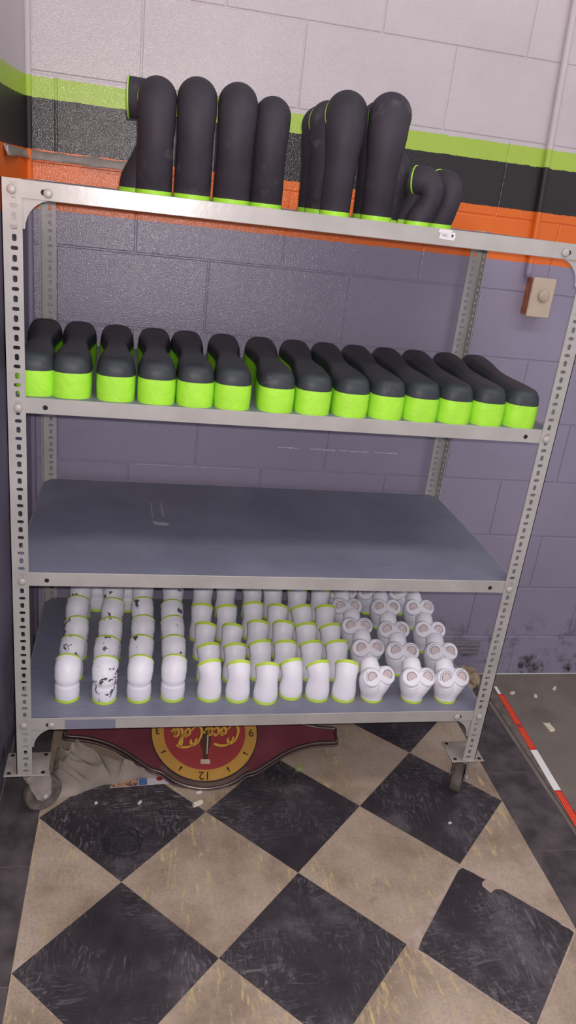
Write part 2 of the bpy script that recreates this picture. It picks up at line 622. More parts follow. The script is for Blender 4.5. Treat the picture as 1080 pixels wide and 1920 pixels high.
TORN = [(0.930, -0.437), (0.948, -0.412), (1.112, -0.228), (1.126, -0.221), (1.149, -0.240), (1.160, -0.252), (1.172, -0.262),
        (1.160, -0.268), (1.156, -0.280), (1.168, -0.302), (1.186, -0.292), (1.202, -0.293), (1.303, -0.395), (1.308, -0.406),
        (1.322, -0.417), (1.328, -0.428), (1.122, -0.634), (0.945, -0.450)]
for m in range(-5, 3):
    for k in range(3):
        c = fw((k + 0.5) * D, m * D)
        if c[1] + h < -1.9 + D or c[1] - h > WY:
            continue
        if (k, m) == (2, -1):
            place_poly(TORN, 'black_tile')
        elif c[1] + h < WY - 0.002:
            link('tile', diamond_black, floor, (c[0], c[1], 0), (0, 0, FA))
        else:
            place_poly([(c[0] - h, c[1]), (c[0], c[1] - h), (c[0] + h, c[1]), (c[0], c[1] + h)], 'black_tile')
    for k in range(4):
        c = fw(k * D, (m + 0.5) * D)
        if c[1] + h < -1.9 + D or c[1] - h > WY:
            continue
        if k in (1, 2) and c[1] + h < WY - 0.002:
            link('tile', diamond_tan, floor, (c[0], c[1], 0), (0, 0, FA))
        else:
            p = [(c[0] - h, c[1]), (c[0], c[1] - h), (c[0] + h, c[1]), (c[0], c[1] + h)]
            if k == 0:
                p = p[1:]
            if k == 3:
                p = [p[0], p[1], p[3]]
            place_poly(p, 'tan_tile')
for j in range(-5, 4):
    y0 = -0.138 + j * 0.3048
    a = [fw(-0.14, y0 - FY + 0.0006), fw(-0.0006, y0 - FY + 0.0006), fw(-0.0006, y0 + 0.3048 - FY - 0.0006), fw(-0.14, y0 + 0.3048 - FY - 0.0006)]
    place_poly(a, 'border_tile')
    y0 = -0.17 + j * 0.3048
    a = [fw(3 * D + 0.0006, y0 - FY + 0.0006), fw(3 * D + 0.158, y0 - FY + 0.0006), fw(3 * D + 0.158, y0 + 0.3048 - FY - 0.0006), fw(3 * D + 0.0006, y0 + 0.3048 - FY - 0.0006)]
    place_poly(a, 'border_tile')

concrete = struct(box('floor_concrete', 1.5012, 2.8, -1.9, WY, -0.05, -0.001, 'concrete'))
trim2 = struct(link('trim_2', prism('trim_2', [(1.503, -1.0), (1.525, -1.0), (1.560, WY - 0.004), (1.520, WY - 0.004)], -0.001, 0.003, 'threshold')))

# ------------------------------------------------------------------ the rack
RW, RD, FL = 1.22, 0.61, 0.037
rack = empty('shelving_rack', (0, 0, 0))
tag(rack, 'grey slotted angle shelving rack with four shelves on casters against the wall', 'shelving rack')


def flange(p0, udir, ndir, z0, z1, width=FL, th=0.002, pitch=0.0187):
    """punched strip: u across, z up, n thickness inward"""
    p0, u, nn = Vector(p0), Vector(udir), Vector(ndir)
    V, F = [], []
    ncell = int(round((z1 - z0) / pitch))
    ph = (z1 - z0) / ncell
    angs = []
    ca = math.atan2(ph / 2, width / 2)
    for a in (0, ca * 0.5, ca, (ca + math.pi / 2) / 2, math.pi / 2):
        angs.append(a)
    full = angs[:-1] + [math.pi - a for a in reversed(angs)][:-1]
    full = full + [a + math.pi for a in full]
    N = len(full)
    for c in range(ncell):
        zc = z1 - (c + 0.5) * ph
        hx, hz = (0.0042, 0.0066) if c % 2 else (0.0066, 0.0038)
        off = 0.0035
        base = len(V)
        for layer in (0, th):
            for a in full:
                ca_, sa_ = math.cos(a), math.sin(a)
                s = min(width / 2 / max(abs(ca_), 1e-6), ph / 2 / max(abs(sa_), 1e-6))
                V.append(p0 + u * (width / 2 + ca_ * s) + Vector((0, 0, zc + sa_ * s)) + nn * layer)
            for a in full:
                ca_, sa_ = math.cos(a), math.sin(a)
                e = 4.0
                q = (abs(ca_ / hx) ** e + abs(sa_ / hz) ** e) ** (-1 / e)
                V.append(p0 + u * (width / 2 + off + ca_ * q) + Vector((0, 0, zc + sa_ * q)) + nn * layer)
        for k in range(N):
            k2 = (k + 1) % N
            F.append((base + k, base + k2, base + N + k2, base + N + k))
            F.append((base + 2 * N + k2, base + 2 * N + k, base + 3 * N + k, base + 3 * N + k2))
            F.append((base + N + k, base + N + k2, base + 3 * N + k2, base + 3 * N + k))
    b = len(V)
    for uu in (0, width):
        for layer in (0, th):
            for z in (z0, z1):
                V.append(p0 + u * uu + Vector((0, 0, z)) + nn * layer)
    F += [(b, b + 1, b + 3, b + 2), (b + 4, b + 6, b + 7, b + 5)]
    return V, F


ZB = 0.1586
for cx, sx in ((0, 1), (RW, -1)):
    for cy, sy in ((0, 1), (RD, -1)):
        v1, f1 = flange((cx, cy, 0), (sx, 0, 0), (0, sy, 0), ZB, Z1 + 0.002)
        v2, f2 = flange((cx, cy, 0), (0, sy, 0), (sx, 0, 0), ZB, Z1 + 0.002)
        nb = len(v1)
        link('post', mk_mesh('post', v1 + v2, f1 + [tuple(i + nb for i in q) for q in f2], 'rack'), rack)

dome_v, dome_f = lathe([(0.0088, 0), (0.0086, 0.0022), (0.0068, 0.0046), (0.0035, 0.0058)], 16)
bolt_me = mk_mesh('bolt', dome_v, dome_f, 'bolt', True)
hv, hf = lathe([(0.0052, 0), (0.0052, 0.0004)], 14)
hole_me = mk_mesh('bolt_hole', hv, hf, 'dark')
XR = (math.pi / 2, 0, 0)


def shelf_panel(z, lip_h, name):
    r = 0.045
    pts = [(0.004, 0.004), (RW - 0.004, 0.004)]
    for k in range(7):
        a = math.pi / 2 * k / 6
        pts.append((RW - 0.004 - r + r * math.cos(a), RD - 0.004 - r + r * math.sin(a)))
    for k in range(7):
        a = math.pi / 2 + math.pi / 2 * k / 6
        pts.append((0.004 + r + r * math.cos(a), RD - 0.004 - r + r * math.sin(a)))
    s = link('shelf', prism('shelf', pts, z - 0.0015, z, 'shelf'), rack)
    s['label'] = name
    box('front_lip', 0.0022, RW - 0.0022, 0.0022, 0.005, z - lip_h, z + 0.0015, 'rack', s, 0.0008)
    box('back_lip', 0.045, RW - 0.045, RD - 0.005, RD - 0.0022, z - lip_h, z + 0.0005, 'rack', s, 0.0008)
    for xa in (0.0025, RW - 0.0053):
        box('side_lip', xa, xa + 0.0028, 0.045, RD - 0.045, z - lip_h, z + 0.0005, 'rack', s, 0.0008)
    for xa in (0.075, RW - 0.075):
        link('bolt_hole', hole_me, s, (xa, 0.0022, z - lip_h * 0.55), XR)
    return s


shelf_top = shelf_panel(Z1, 0.031, 'smooth grey top shelf panel')
shelf_panel(Z2, 0.031, 'second shelf panel')
shelf_bare = shelf_panel(Z3, 0.032, 'bare third shelf panel')
shelf_low = shelf_panel(Z4, 0.032, 'bottom shelf panel')
for pts in ([(0.3065, 0.444), (0.3095, 0.444), (0.3125, 0.340), (0.3095, 0.340)], [(0.3330, 0.446), (0.3360, 0.446), (0.3430, 0.350), (0.3385, 0.350)],
            [(0.3090, 0.314), (0.3500, 0.308), (0.3545, 0.296), (0.3450, 0.288), (0.3160, 0.294)]):
    link('paint_smear', prism('paint_smear', pts, Z3, Z3 + 0.0003, 'smear'), shelf_bare)
box('worn_patch', 0.115, 0.235, 0.0012, 0.0022, Z4 - 0.031, Z4 - 0.003, 'shelf', shelf_low, 0.0003)

for cx, sx in ((0, 1), (RW, -1)):
    for z, lh in ((Z1, 0.031), (Z4, 0.032)):
        # gusset: arm along the lip, concave quarter curve
        g = 0.055
        pts = [(0.0, 0.0), (0.10, 0.0), (0.10, -lh + 0.002)]
        for k in range(9):
            a = math.pi / 2 * k / 8
            pts.append((FL + 0.004 + g - g * math.sin(a), -lh - g + g * math.cos(a) + 0.002))
        pts += [(0.0, -lh - g)]
        V = [(cx + sx * p[0], y, z + p[1]) for y in (0.0021 + 0.003, 0.0021 + 0.0055) for p in pts]
        n = len(pts)
        F = [tuple(range(n)), tuple(range(2 * n - 1, n - 1, -1))] + [(i, (i + 1) % n, n + (i + 1) % n, n + i) for i in range(n)]
        gus = link('gusset', mk_mesh('gusset', V, F, 'rack'), rack)
        link('bolt', bolt_me, gus, (cx + sx * 0.019, 0.0, z - 0.017), XR)
        link('bolt', bolt_me, gus, (cx + sx * 0.083, 0.0022, z - 0.018), XR)
    for z in (Z2, Z3):
        link('bolt', bolt_me, rack, (cx + sx * 0.0225, 0.0, z - 0.02), XR)


def caster(x, y, rz, px0, px1):
    c = link('caster', box_mesh('caster', px0, px1, y - 0.052, y + 0.034, ZB - 0.004, ZB, 'caster_metal', 0.0012), rack)
    v, f = lathe([(0.030, 0), (0.034, -0.004), (0.034, -0.012), (0.024, -0.019)], 24)
    link('swivel', mk_mesh('swivel', v, f, 'caster_metal', True), c, (x, y, ZB - 0.004))
    # wheel (axis along local x), fork with two curved cheeks
    R_ = Matrix.Rotation(rz, 4, 'Z')
    wc = Vector((x, y, 0.05)) + R_ @ Vector((0, 0.022, 0))
    v, f = lathe([(0.016, -0.017), (0.040, -0.0135), (0.044, -0.0155), (0.0485, -0.012), (0.050, -0.004), (0.050, 0.004), (0.0485, 0.012), (0.044, 0.0155), (0.040, 0.0135), (0.016, 0.017)], 32)
    link('wheel', mk_mesh('wheel', v, f, 'rubber', True), c, wc, (0, math.pi / 2, rz))
    V, F = [], []
    for s in (-1, 1):
        b = len(V)
        prof = [(-0.030, 0.088), (0.030, 0.088), (0.038, 0.045), (0.030, 0.0), (0.010, -0.012), (-0.006, 0.0), (-0.018, 0.045)]
        for xx in (s * 0.020, s * 0.0225):
            for (yy, zz) in prof:
                V.append(R_ @ Vector((xx, yy - (0.0 if zz > 0.02 else -0.006), 0)) + Vector((x, y, zz + 0.05)))
        n = len(prof)
        F += [tuple(b + i for i in range(n)), tuple(b + 2 * n - 1 - i for i in range(n))]
        F += [(b + i, b + (i + 1) % n, b + n + (i + 1) % n, b + n + i) for i in range(n)]
    b = len(V)
    for zz in (0.084, 0.089):
        for xx, yy in ((-0.0225, -0.03), (0.0225, -0.03), (0.0225, 0.03), (-0.0225, 0.03)):
            V.append(R_ @ Vector((xx, yy, 0)) + Vector((x, y, zz + 0.05)))
    F += [(b, b + 1, b + 2, b + 3), (b + 7, b + 6, b + 5, b + 4)] + [(b + i, b + (i + 1) % 4, b + 4 + (i + 1) % 4, b + 4 + i) for i in range(4)]
    link('fork', mk_mesh('fork', V, F, 'caster_metal'), c)
    v, f = lathe([(0.007, -0.028), (0.007, 0.028)], 12)
    link('axle', mk_mesh('axle', v, f, 'bolt', True), c, wc, (0, math.pi / 2, rz))
    for bx in (px0 + 0.012, px1 - 0.012):
        link('bolt_hole', hole_me, c, (bx, y - 0.042, ZB))
        link('bolt_hole', hole_me, c, (bx, y + 0.024, ZB))


caster(0.034, 0.046, -1.05, -0.031, 0.074)
caster(1.206, 0.046, -0.6, 1.150, 1.246)
caster(0.030, RD - 0.040, 1.9, -0.025, 0.074)
caster(1.196, RD - 0.040, 2.6, 1.150, 1.240)

# price sticker on the top lip
st = empty('paper_label', (0.868, 0.0022, Z1 - 0.010), 0)
tag(st, 'small white printed paper label stuck on the top shelf edge', 'label')
me = prism('label_sheet', [(-0.017, -0.008), (0.015, -0.0095), (0.018, -0.003), (0.016, 0.006), (-0.015, 0.0045)], 0, 0.0004, 'paper')
link('label_sheet', me, st, (0, -0.0002, 0), (math.pi / 2, 0, 0))
me = prism('label_sheet', [(-0.020, 0.004), (0.008, 0.005), (0.010, 0.0105), (-0.019, 0.0105)], 0, 0.0004, 'paper')
link('label_sheet', me, st, (0, -0.0002, 0), (math.pi / 2, 0, 0))
for k, (xa, wd) in enumerate(((-0.012, 0.014), (-0.012, 0.010), (-0.011, 0.013))):
    box('print_line', xa, xa + wd, -0.0010, -0.0006, 0.0012 - 0.0022 * k, 0.0019 - 0.0022 * k, 'print', st)
box('print_mark', 0.009, 0.013, -0.0010, -0.0006, -0.003, 0.002, 'marker', st)

NUM = ['first', 'second', 'third', 'fourth', 'fifth', 'sixth', 'seventh', 'eighth', 'ninth', 'tenth', 'eleventh', 'twelfth', 'thirteenth', 'fourteenth']

# ------------------------------------------------------------------ charcoal elbows on the top shelf


def band(path, radii, i0, i1, grow=0.0011, nseg=32, caps=(True, True)):
    return sweep(path[i0:i1], [r + grow for r in radii[i0:i1]], nseg, caps)


def interp_r(stops, n):
    out = []
    for i in range(n):
        t = i / (n - 1)
        for (a, ra), (b, rb) in zip(stops, stops[1:]):
            if a <= t <= b:
                u = (t - a) / (b - a)
                u = u * u * (3 - 2 * u)
                out.append(ra + (rb - ra) * u)
                break
    return out


def elbow_proto(ctrl, stops, sub=7, t0=2, t1=3):
    path = catmull([(0, y, z) for y, z in ctrl], sub)
    path[0].z = 0.0
    n = len(path)
    rad = interp_r(stops, n)
    v, f = sweep(path, rad, 32)
    v = [Vector((p.x, p.y, max(p.z, 0.0))) if i >= 32 else Vector((p.x, p.y, 0)) for i, p in enumerate(v)]
    body = mk_mesh('body', v, f, 'elbow', True)
    bv = []
    for zz, g in ((0.0, 0.001), (0.009, 0.001)):
        j = min(range(n), key=lambda i: abs(path[i].z - zz) + i * 1e-6)
        for k in range(32):
            a = 2 * math.pi * k / 32
            bv.append((math.cos(a) * (rad[j] + g), path[j].y + math.sin(a) * (rad[j] + g), zz))
    bf = [(k, (k + 1) % 32, 32 + (k + 1) % 32, 32 + k) for k in range(32)]
    base = mk_mesh('base_tape', bv, bf, 'lime', True)
    v, f = band(path, rad, n - t1, n, 0.0012, 32)
    end = mk_mesh('end_tape', v, f, 'lime', True)
    return [('body', body), ('base_tape', base), ('end_tape', end)]


tall = elbow_proto([(0.040, 0.0), (0.036, 0.025), (0.018, 0.062), (0.004, 0.100), (0.000, 0.135), (0.006, 0.162), (0.026, 0.178), (0.048, 0.180), (0.062, 0.180)],
                   [(0, 0.0365), (0.12, 0.0368), (0.38, 0.0350), (0.62, 0.0378), (0.8, 0.0385), (1, 0.0388)])
club = elbow_proto([(0.030, 0.0), (0.027, 0.025), (0.014, 0.062), (0.004, 0.100), (0.000, 0.135), (0.006, 0.162), (0.026, 0.178), (0.048, 0.180), (0.062, 0.180)],
                   [(0, 0.0285), (0.12, 0.0290), (0.30, 0.0295), (0.58, 0.0365), (0.75, 0.0392), (1, 0.0394)])
short = elbow_proto([(0.022, 0.0), (0.019, 0.015), (0.008, 0.035), (0.000, 0.056), (0.002, 0.074), (0.014, 0.087), (0.030, 0.089), (0.042, 0.089)],
                    [(0, 0.0265), (0.12, 0.0265), (0.4, 0.0225), (0.65, 0.026), (0.8, 0.0275), (1, 0.0265)])


def put(name, parts, loc, rz, sc, label, cat, group, swap=None):
    r = empty(name, loc, rz)
    r.scale = sc if isinstance(sc, tuple) else (sc, sc, sc)
    for nm, me in parts:
        link(nm, me, r)
    tag(r, label, cat, group)
    return r


G = 'charcoal elbow pipes on the top shelf'
H0 = 0.218
tops = [
    (0.279, 0.150, 1.50, 0.209, 'charcoal elbow pipe whose lime-ringed end points left, leftmost on the top shelf'),
    (0.275, 0.052, -0.01, 0.209, 'tall charcoal elbow pipe, leftmost of the front row on the top shelf'),
    (0.349, 0.052, -0.05, 0.2175, 'tall charcoal elbow pipe, second from the left in front on the top shelf'),
    (0.426, 0.052, -0.09, 0.2185, 'tall charcoal elbow pipe, third from the left in front on the top shelf'),
    (0.497, 0.075, -0.15, 0.2060, 'tall charcoal elbow pipe, fourth in front, just left of the orange gap'),
    (0.640, 0.055, -0.20, 0.2330, 'tall charcoal elbow pipe with dusty streaks, front left of the right cluster'),
    (0.630, 0.170, -0.18, 0.2240, 'charcoal elbow pipe half hidden behind the dusty streaked one'),
    (0.636, 0.288, -0.18, 0.2240, 'charcoal elbow pipe at the back left of the right cluster'),
    (0.726, 0.052, -0.28, 0.2410, 'tall charcoal elbow pipe in front, tallest of the right cluster'),
    (0.740, 0.172, -0.26, 0.2380, 'charcoal elbow pipe hidden behind the tallest one, only its left edge showing'),
    (0.778, 0.112, -0.10, 0.1400, 'charcoal elbow pipe peeking out low at the right behind the tallest one'),
]
for x, y, rz, hh, lab in tops:
    s = hh / H0
    put('elbow_pipe', club if x > 0.6 else tall, (x, y, Z1), rz, s, lab, 'pipe', G)
G2 = 'short charcoal elbow pipes on the top shelf'
for x, y, rz, s, lab in ((0.842, 0.062, 0.95, 1.0, 'short charcoal elbow pipe with lime ring facing left, left of the short ones'),
                         (0.888, 0.074, 0.45, 1.0, 'short charcoal elbow pipe, rightmost on the top shelf'),
                         (0.842, 0.175, 1.05, 1.0, 'short charcoal elbow pipe behind, only its thin ring showing at left')):
    put('short_elbow_pipe', short, (x, y, Z1), rz, s, lab, 'pipe', G2)

# ------------------------------------------------------------------ waisted pods on the second shelf
LP, LH = 0.445, 0.053


def pod_proto():
    def w(y):
        st = [(0.0, 0.0392), (0.07, 0.0402), (0.23, 0.0275), (0.37, 0.0405), (LP, 0.040)]
        for (a, wa), (b, wb) in zip(st, st[1:]):
            if a <= y <= b:
                u = (y - a) / (b - a)
                u = u * u * (3 - 2 * u)
                return wa + (wb - wa) * u
        return st[-1][1]
    r0, r1 = 0.040, 0.042
    ys = []
    for k in range(11):
        a = math.pi / 2 * k / 10
        ys.append(r0 - r0 * math.cos(a))
    ys += [r0 + (LP - r0 - r1) * k / 18 for k in range(1, 18)]
    for k in range(11):
        a = math.pi / 2 * k / 10
        ys.append(LP - r1 + r1 * math.sin(a))
    side = []
    for y in ys:
        wd = w(y)
        e = 2.6
        if y < r0:
            wd *= (1 - ((r0 - y) / r0) ** e) ** (1 / e)
        if y > LP - r1:
            wd *= max(0.0, 1 - ((y - LP + r1) / r1) ** 2.2) ** (1 / 2.2)
        side.append((wd, y))
    out = side[:] + [(-a, b) for a, b in reversed(side[1:-1])]
    n = len(out)

    def med(y):
        return min(max(y, 0.042), LP - 0.044)

    def hh(y):
        t = y / LP
        return 0.034 + 0.003 * math.cos(t * 2 * math.pi) + 0.003 * t
    V, F = [], []
    lv = []
    for z, g in ((0.0, 0.0), (0.02, 0.0008), (0.04, 0.0008), (LH, 0.0004)):
        for x, y in out:
            m = Vector((0, med(y)))
            d = Vector((x, y)) - m
            q = m + d * (1 + g / 0.04)
            lv.append((q.x, q.y, z))
    lf = []
    for j in range(3):
        for i in range(n):
            lf.append((j * n + i, j * n + (i + 1) % n, (j + 1) * n + (i + 1) % n, (j + 1) * n + i))
    tape = mk_mesh('side_tape', lv, lf, 'lime', True)
    K = 10
    for k in range(K + 1):
        a = math.pi / 2 * k / K
        c, s = max(math.cos(a), 0.0) ** 0.5, math.sin(a) ** 0.9
        if k == K:
            c = 0.0
        for x, y in out:
            m = Vector((0, med(y)))
            q = m + (Vector((x, y)) - m) * (c * 0.995 if k else 0.99)
            V.append((q.x, q.y, LH - 0.001 + hh(y) * s))
    for k in range(K):
        for i in range(n):
            F.append((k * n + i, k * n + (i + 1) % n, (k + 1) * n + (i + 1) % n, (k + 1) * n + i))
    body = mk_mesh('body', V, F, 'pod', True)
    bm = bmesh.new()
    bm.from_mesh(body)
    bmesh.ops.remove_doubles(bm, verts=bm.verts, dist=1e-5)
    bmesh.ops.recalc_face_normals(bm, faces=bm.faces)
    bm.to_mesh(body)
    bm.free()
    return [('body', body), ('side_tape', tape)]


pod = pod_proto()
PODS = [(0.052, 0.029, 0.022), (0.124, 0.113, 0.020), (0.214, 0.204, 0.017), (0.298, 0.297, 0.014), (0.380, 0.378, 0.012), (0.459, 0.474, 0.010), (0.555, 0.571, 0.010),
        (0.637, 0.663, 0.009), (0.724, 0.746, 0.008), (0.807, 0.829, 0.008), (0.889, 0.915, 0.008), (0.970, 1.000, 0.008), (1.050, 1.091, 0.008), (1.133, 1.175, 0.008)]
for i, (xf, xb, y) in enumerate(PODS):
    rz = -math.atan2(xb - xf, 0.43)
    where = 'leftmost of the row on the second shelf' if i == 0 else ('rightmost of the row on the second shelf' if i == 13 else NUM[i] + ' from the left on the second shelf')
    put('waisted_pod', pod, (xf, y, Z2), rz, 1.0, 'charcoal waisted pod with lime taped sides, ' + where, 'moulded part', 'waisted pods on the second shelf')

# ------------------------------------------------------------------ white pipes on the bottom shelf


def white_proto(ctrl, stops, matname, tape_n, base_h=0.008, crease=None):
    path = catmull([(0, y, z) for y, z in ctrl], 7)
    n = len(path)
    rad = interp_r(stops, n)
    v, f = sweep(path, rad, 26)
    body = mk_mesh('body', v, f, matname, True)
    bv = []
    rr = random.Random(3)
    top = [base_h + rr.uniform(-0.0012, 0.0012) for _ in range(26)]
    for lv in (0, 1):
        for k in range(26):
            a = 2 * math.pi * k / 26
            bv.append((math.cos(a) * (rad[0] + 0.0013), math.sin(a) * (rad[0] + 0.0013) + path[0].y, top[k] if lv else 0.0))
    bf = [(k, (k + 1) % 26, 26 + (k + 1) % 26, 26 + k) for k in range(26)] + [tuple(range(25, -1, -1))]
    base = mk_mesh('base_tape', bv, bf, 'lime2')
    v, f = band(path, rad, n - tape_n, n, 0.0011, 26)
    end = mk_mesh('end_tape', v, f, 'lime2', False)
    return [('body', body), ('base_tape', base), ('end_tape', end)]


bulb_ctrl = [(0, 0), (0, 0.015), (0, 0.03), (0, 0.042), (0.001, 0.055), (0.006, 0.068), (0.014, 0.078), (0.024, 0.085), (0.031, 0.0885)]
bulb_stops = [(0, 0.0300), (0.18, 0.0312), (0.34, 0.0305), (0.42, 0.0285), (0.52, 0.0315), (0.72, 0.0330), (0.9, 0.0318), (1, 0.030)]
bulb = {m: white_proto(bulb_ctrl, bulb_stops, m, 6) for m in ('primer', 'primer_chipped', 'primer_worn')}
pipe_ctrl = [(0, 0), (0, 0.016), (0, 0.032), (0.0004, 0.048), (0.0025, 0.062), (0.0075, 0.074), (0.0140, 0.0820), (0.0195, 0.0860)]
pipe_stops = [(0, 0.0315), (0.15, 0.0325), (0.52, 0.0288), (0.8, 0.0308), (1, 0.0315)]
spipe = white_proto(pipe_ctrl, pipe_stops, 'primer', 7)

BULBS = [
    [(0.112, 0.093), (0.115, 0.182), (0.120, 0.279), (0.112, 0.394), (0.116, 0.497)],
    [(0.204, 0.085), (0.202, 0.180), (0.210, 0.275), (0.211, 0.384), (0.211, 0.500)],
    [(0.290, 0.088), (0.292, 0.184), (0.298, 0.288), (0.298, 0.390), (0.297, 0.502)],
    [(0.376, 0.090), (0.380, 0.184), (0.382, 0.287), (0.382, 0.378), (0.389, 0.504)],
]
ROW = ['front row', 'second row', 'third row', 'fourth row', 'back row']
for ci, colm in enumerate(BULBS):
    for ri, (x, y) in enumerate(colm):
        m = 'primer_chipped' if (ci * 5 + ri) % 5 else 'primer'
        if (ci, ri) == (1, 0):
            m = 'primer_worn'
        lab = 'white bulb-topped pipe, %s from the left, %s of the bottom shelf' % (NUM[ci], ROW[ri])
        if (ci, ri) == (1, 0):
            lab = 'white bulb-topped pipe with large chipped dark patch, second in the front row'
        put('bulb_pipe', bulb[m], (x, y, Z4), random.uniform(-0.15, 0.15), 1.0, lab, 'pipe', 'white bulb-topped pipes')
for x, y, lab in ((0.163, 0.548, 'white pipe at the back, peeking between the first and second bulb-topped columns'),
                  (0.253, 0.546, 'white pipe at the back, peeking between the second and third bulb-topped columns')):
    put('bulb_pipe', bulb['primer'], (x, y, Z4), 0.1, 1.0, lab, 'pipe', 'white bulb-topped pipes')

SPIPES = [
    [(0.471, 0.090), (0.474, 0.168), (0.470, 0.276), (0.467, 0.376), (0.479, 0.505)],
    [(0.545, 0.084), (0.544, 0.169), (0.545, 0.269), (0.542, 0.374), (0.552, 0.508)],
    [(0.618, 0.074), (0.616, 0.179), (0.621, 0.285), (0.622, 0.389), (0.636, 0.505)],
    [(0.689, 0.093), (0.684, 0.177), (0.695, 0.284), (0.693, 0.378), (0.702, 0.505)],
    [(0.760, 0.082), (0.759, 0.177), (0.763, 0.274), (0.770, 0.373), (0.775, 0.484)],
    [(0.833, 0.079), (0.831, 0.177), (0.836, 0.272), (0.842, 0.376), (0.849, 0.488)],
]
for ci, colm in enumerate(SPIPES):
    for ri, (x, y) in enumerate(colm):
        lab = 'slim white pipe with lime taped ends, %s slim column from left, %s' % (NUM[ci], ROW[ri])
        o = put('slim_pipe', spipe, (x, y, Z4), random.uniform(-0.28, 0.22), 1.0 + random.uniform(-0.02, 0.03), lab, 'pipe', 'slim white pipes')
        if (ci, ri) in ((3, 4), (0, 4)):
            # scribbled marker
            pts = [(-0.012, 0.0), (-0.010, 0.007), (-0.006, 0.008), (-0.006, 0.003), (-0.010, 0.003), (-0.002, 0.0), (0.0, 0.007), (0.004, 0.008), (0.003, 0.003), (0.0, 0.003), (0.007, 0.0)]
            q = catmull([(a * 0.8, 0, b * 0.9) for a, b in pts], 3)
            q = [Vector((p.x, -math.sqrt(max(0.0299 ** 2 - p.x ** 2, 0)) + 0.0045, 0.052 + p.z)) for p in q]
            v, f = sweep(q, [0.0012] * len(q), 6)
            link('marker_scribble', mk_mesh('marker_scribble', v, f, 'marker'), o)

# three-way collectors -------------------------------------------------


def collector_proto():
    tubes = [
        ([(0, 0, 0), (-0.001, 0.001, 0.02), (-0.010, -0.002, 0.044), (-0.0185, -0.007, 0.066), (-0.0205, -0.020, 0.080)], [0.0295, 0.0315, 0.0320, 0.0292, 0.0238]),
        ([(0, 0, 0), (0.001, 0.001, 0.02), (0.011, -0.002, 0.044), (0.0225, -0.007, 0.066), (0.0255, -0.020, 0.080)], [0.0295, 0.0315, 0.0320, 0.0292, 0.0238]),
        ([(0, 0, 0), (-0.002, 0.003, 0.02), (-0.004, 0.010, 0.045), (-0.006, 0.018, 0.07), (-0.006, 0.026, 0.084), (-0.006, 0.038, 0.091)], [0.0290, 0.0305, 0.029, 0.0275, 0.026, 0.0245]),
    ]
    V, F = [], []
    for pts, rr in tubes:
        p = catmull(pts, 5)
        p = [Vector((q.x, q.y, max(q.z, 0.0))) for q in p]
        n = len(p)
        rad = []
        for i in range(n):
            t = i / (n - 1) * (len(rr) - 1)
            a = min(int(t), len(rr) - 2)
            rad.append(rr[a] + (rr[a + 1] - rr[a]) * (t - a))
        v, f = sweep(p, rad, 24)
        b = len(V)
        V += v
        F += [tuple(i + b for i in q) for q in f]
    me = mk_mesh('collector_raw', V, F, 'primer')
    tmp = bpy.data.objects.new('collector_tmp', me)
    COL.objects.link(tmp)
    md = tmp.modifiers.new('r', 'REMESH')
    md.mode = 'VOXEL'
    md.voxel_size = 0.002
    sm = tmp.modifiers.new('s', 'SMOOTH')
    sm.factor, sm.iterations = 0.5, 3
    bpy.context.view_layer.update()
    dg = bpy.context.evaluated_depsgraph_get()
    body = bpy.data.meshes.new_from_object(tmp.evaluated_get(dg))
    bpy.data.objects.remove(tmp, do_unlink=True)
    body.name = 'body'
    if not body.materials:
        body.materials.append(M['primer'])
    body.polygons.foreach_set('use_smooth', [True] * len(body.polygons))
    rr = random.Random(5)
    bv, nn = [], 28
    for lv in (0, 1):
        for k in range(nn):
            a = 2 * math.pi * k / nn
            bv.append((math.cos(a) * 0.0303, math.sin(a) * 0.0303 + 0.0005, (0.0075 + rr.uniform(-0.0016, 0.0016)) if lv else 0.0))
    base = mk_mesh('base_tape', bv, [(k, (k + 1) % nn, nn + (k + 1) % nn, nn + k) for k in range(nn)] + [tuple(range(nn - 1, -1, -1))], 'lime2')
    parts = [('body', body, None), ('base_tape', base, None)]
    return parts


coll = collector_proto()
dv, df = lathe([(0.0128, -0.002), (0.0128, 0.0), (0.0118, 0.0006)], 24)
disc_me = mk_mesh('port_disc', dv, df, 'port', False)


def ring_mesh(name, R, r, mat, n=28, k=6, a0=0.0, a1=2 * math.pi):
    pts = [(math.cos(a0 + (a1 - a0) * i / n) * R, math.sin(a0 + (a1 - a0) * i / n) * R, 0) for i in range(n + 1)]
    v, f = sweep(pts, [r] * (n + 1), k)
    return mk_mesh(name, v, f, mat, True)


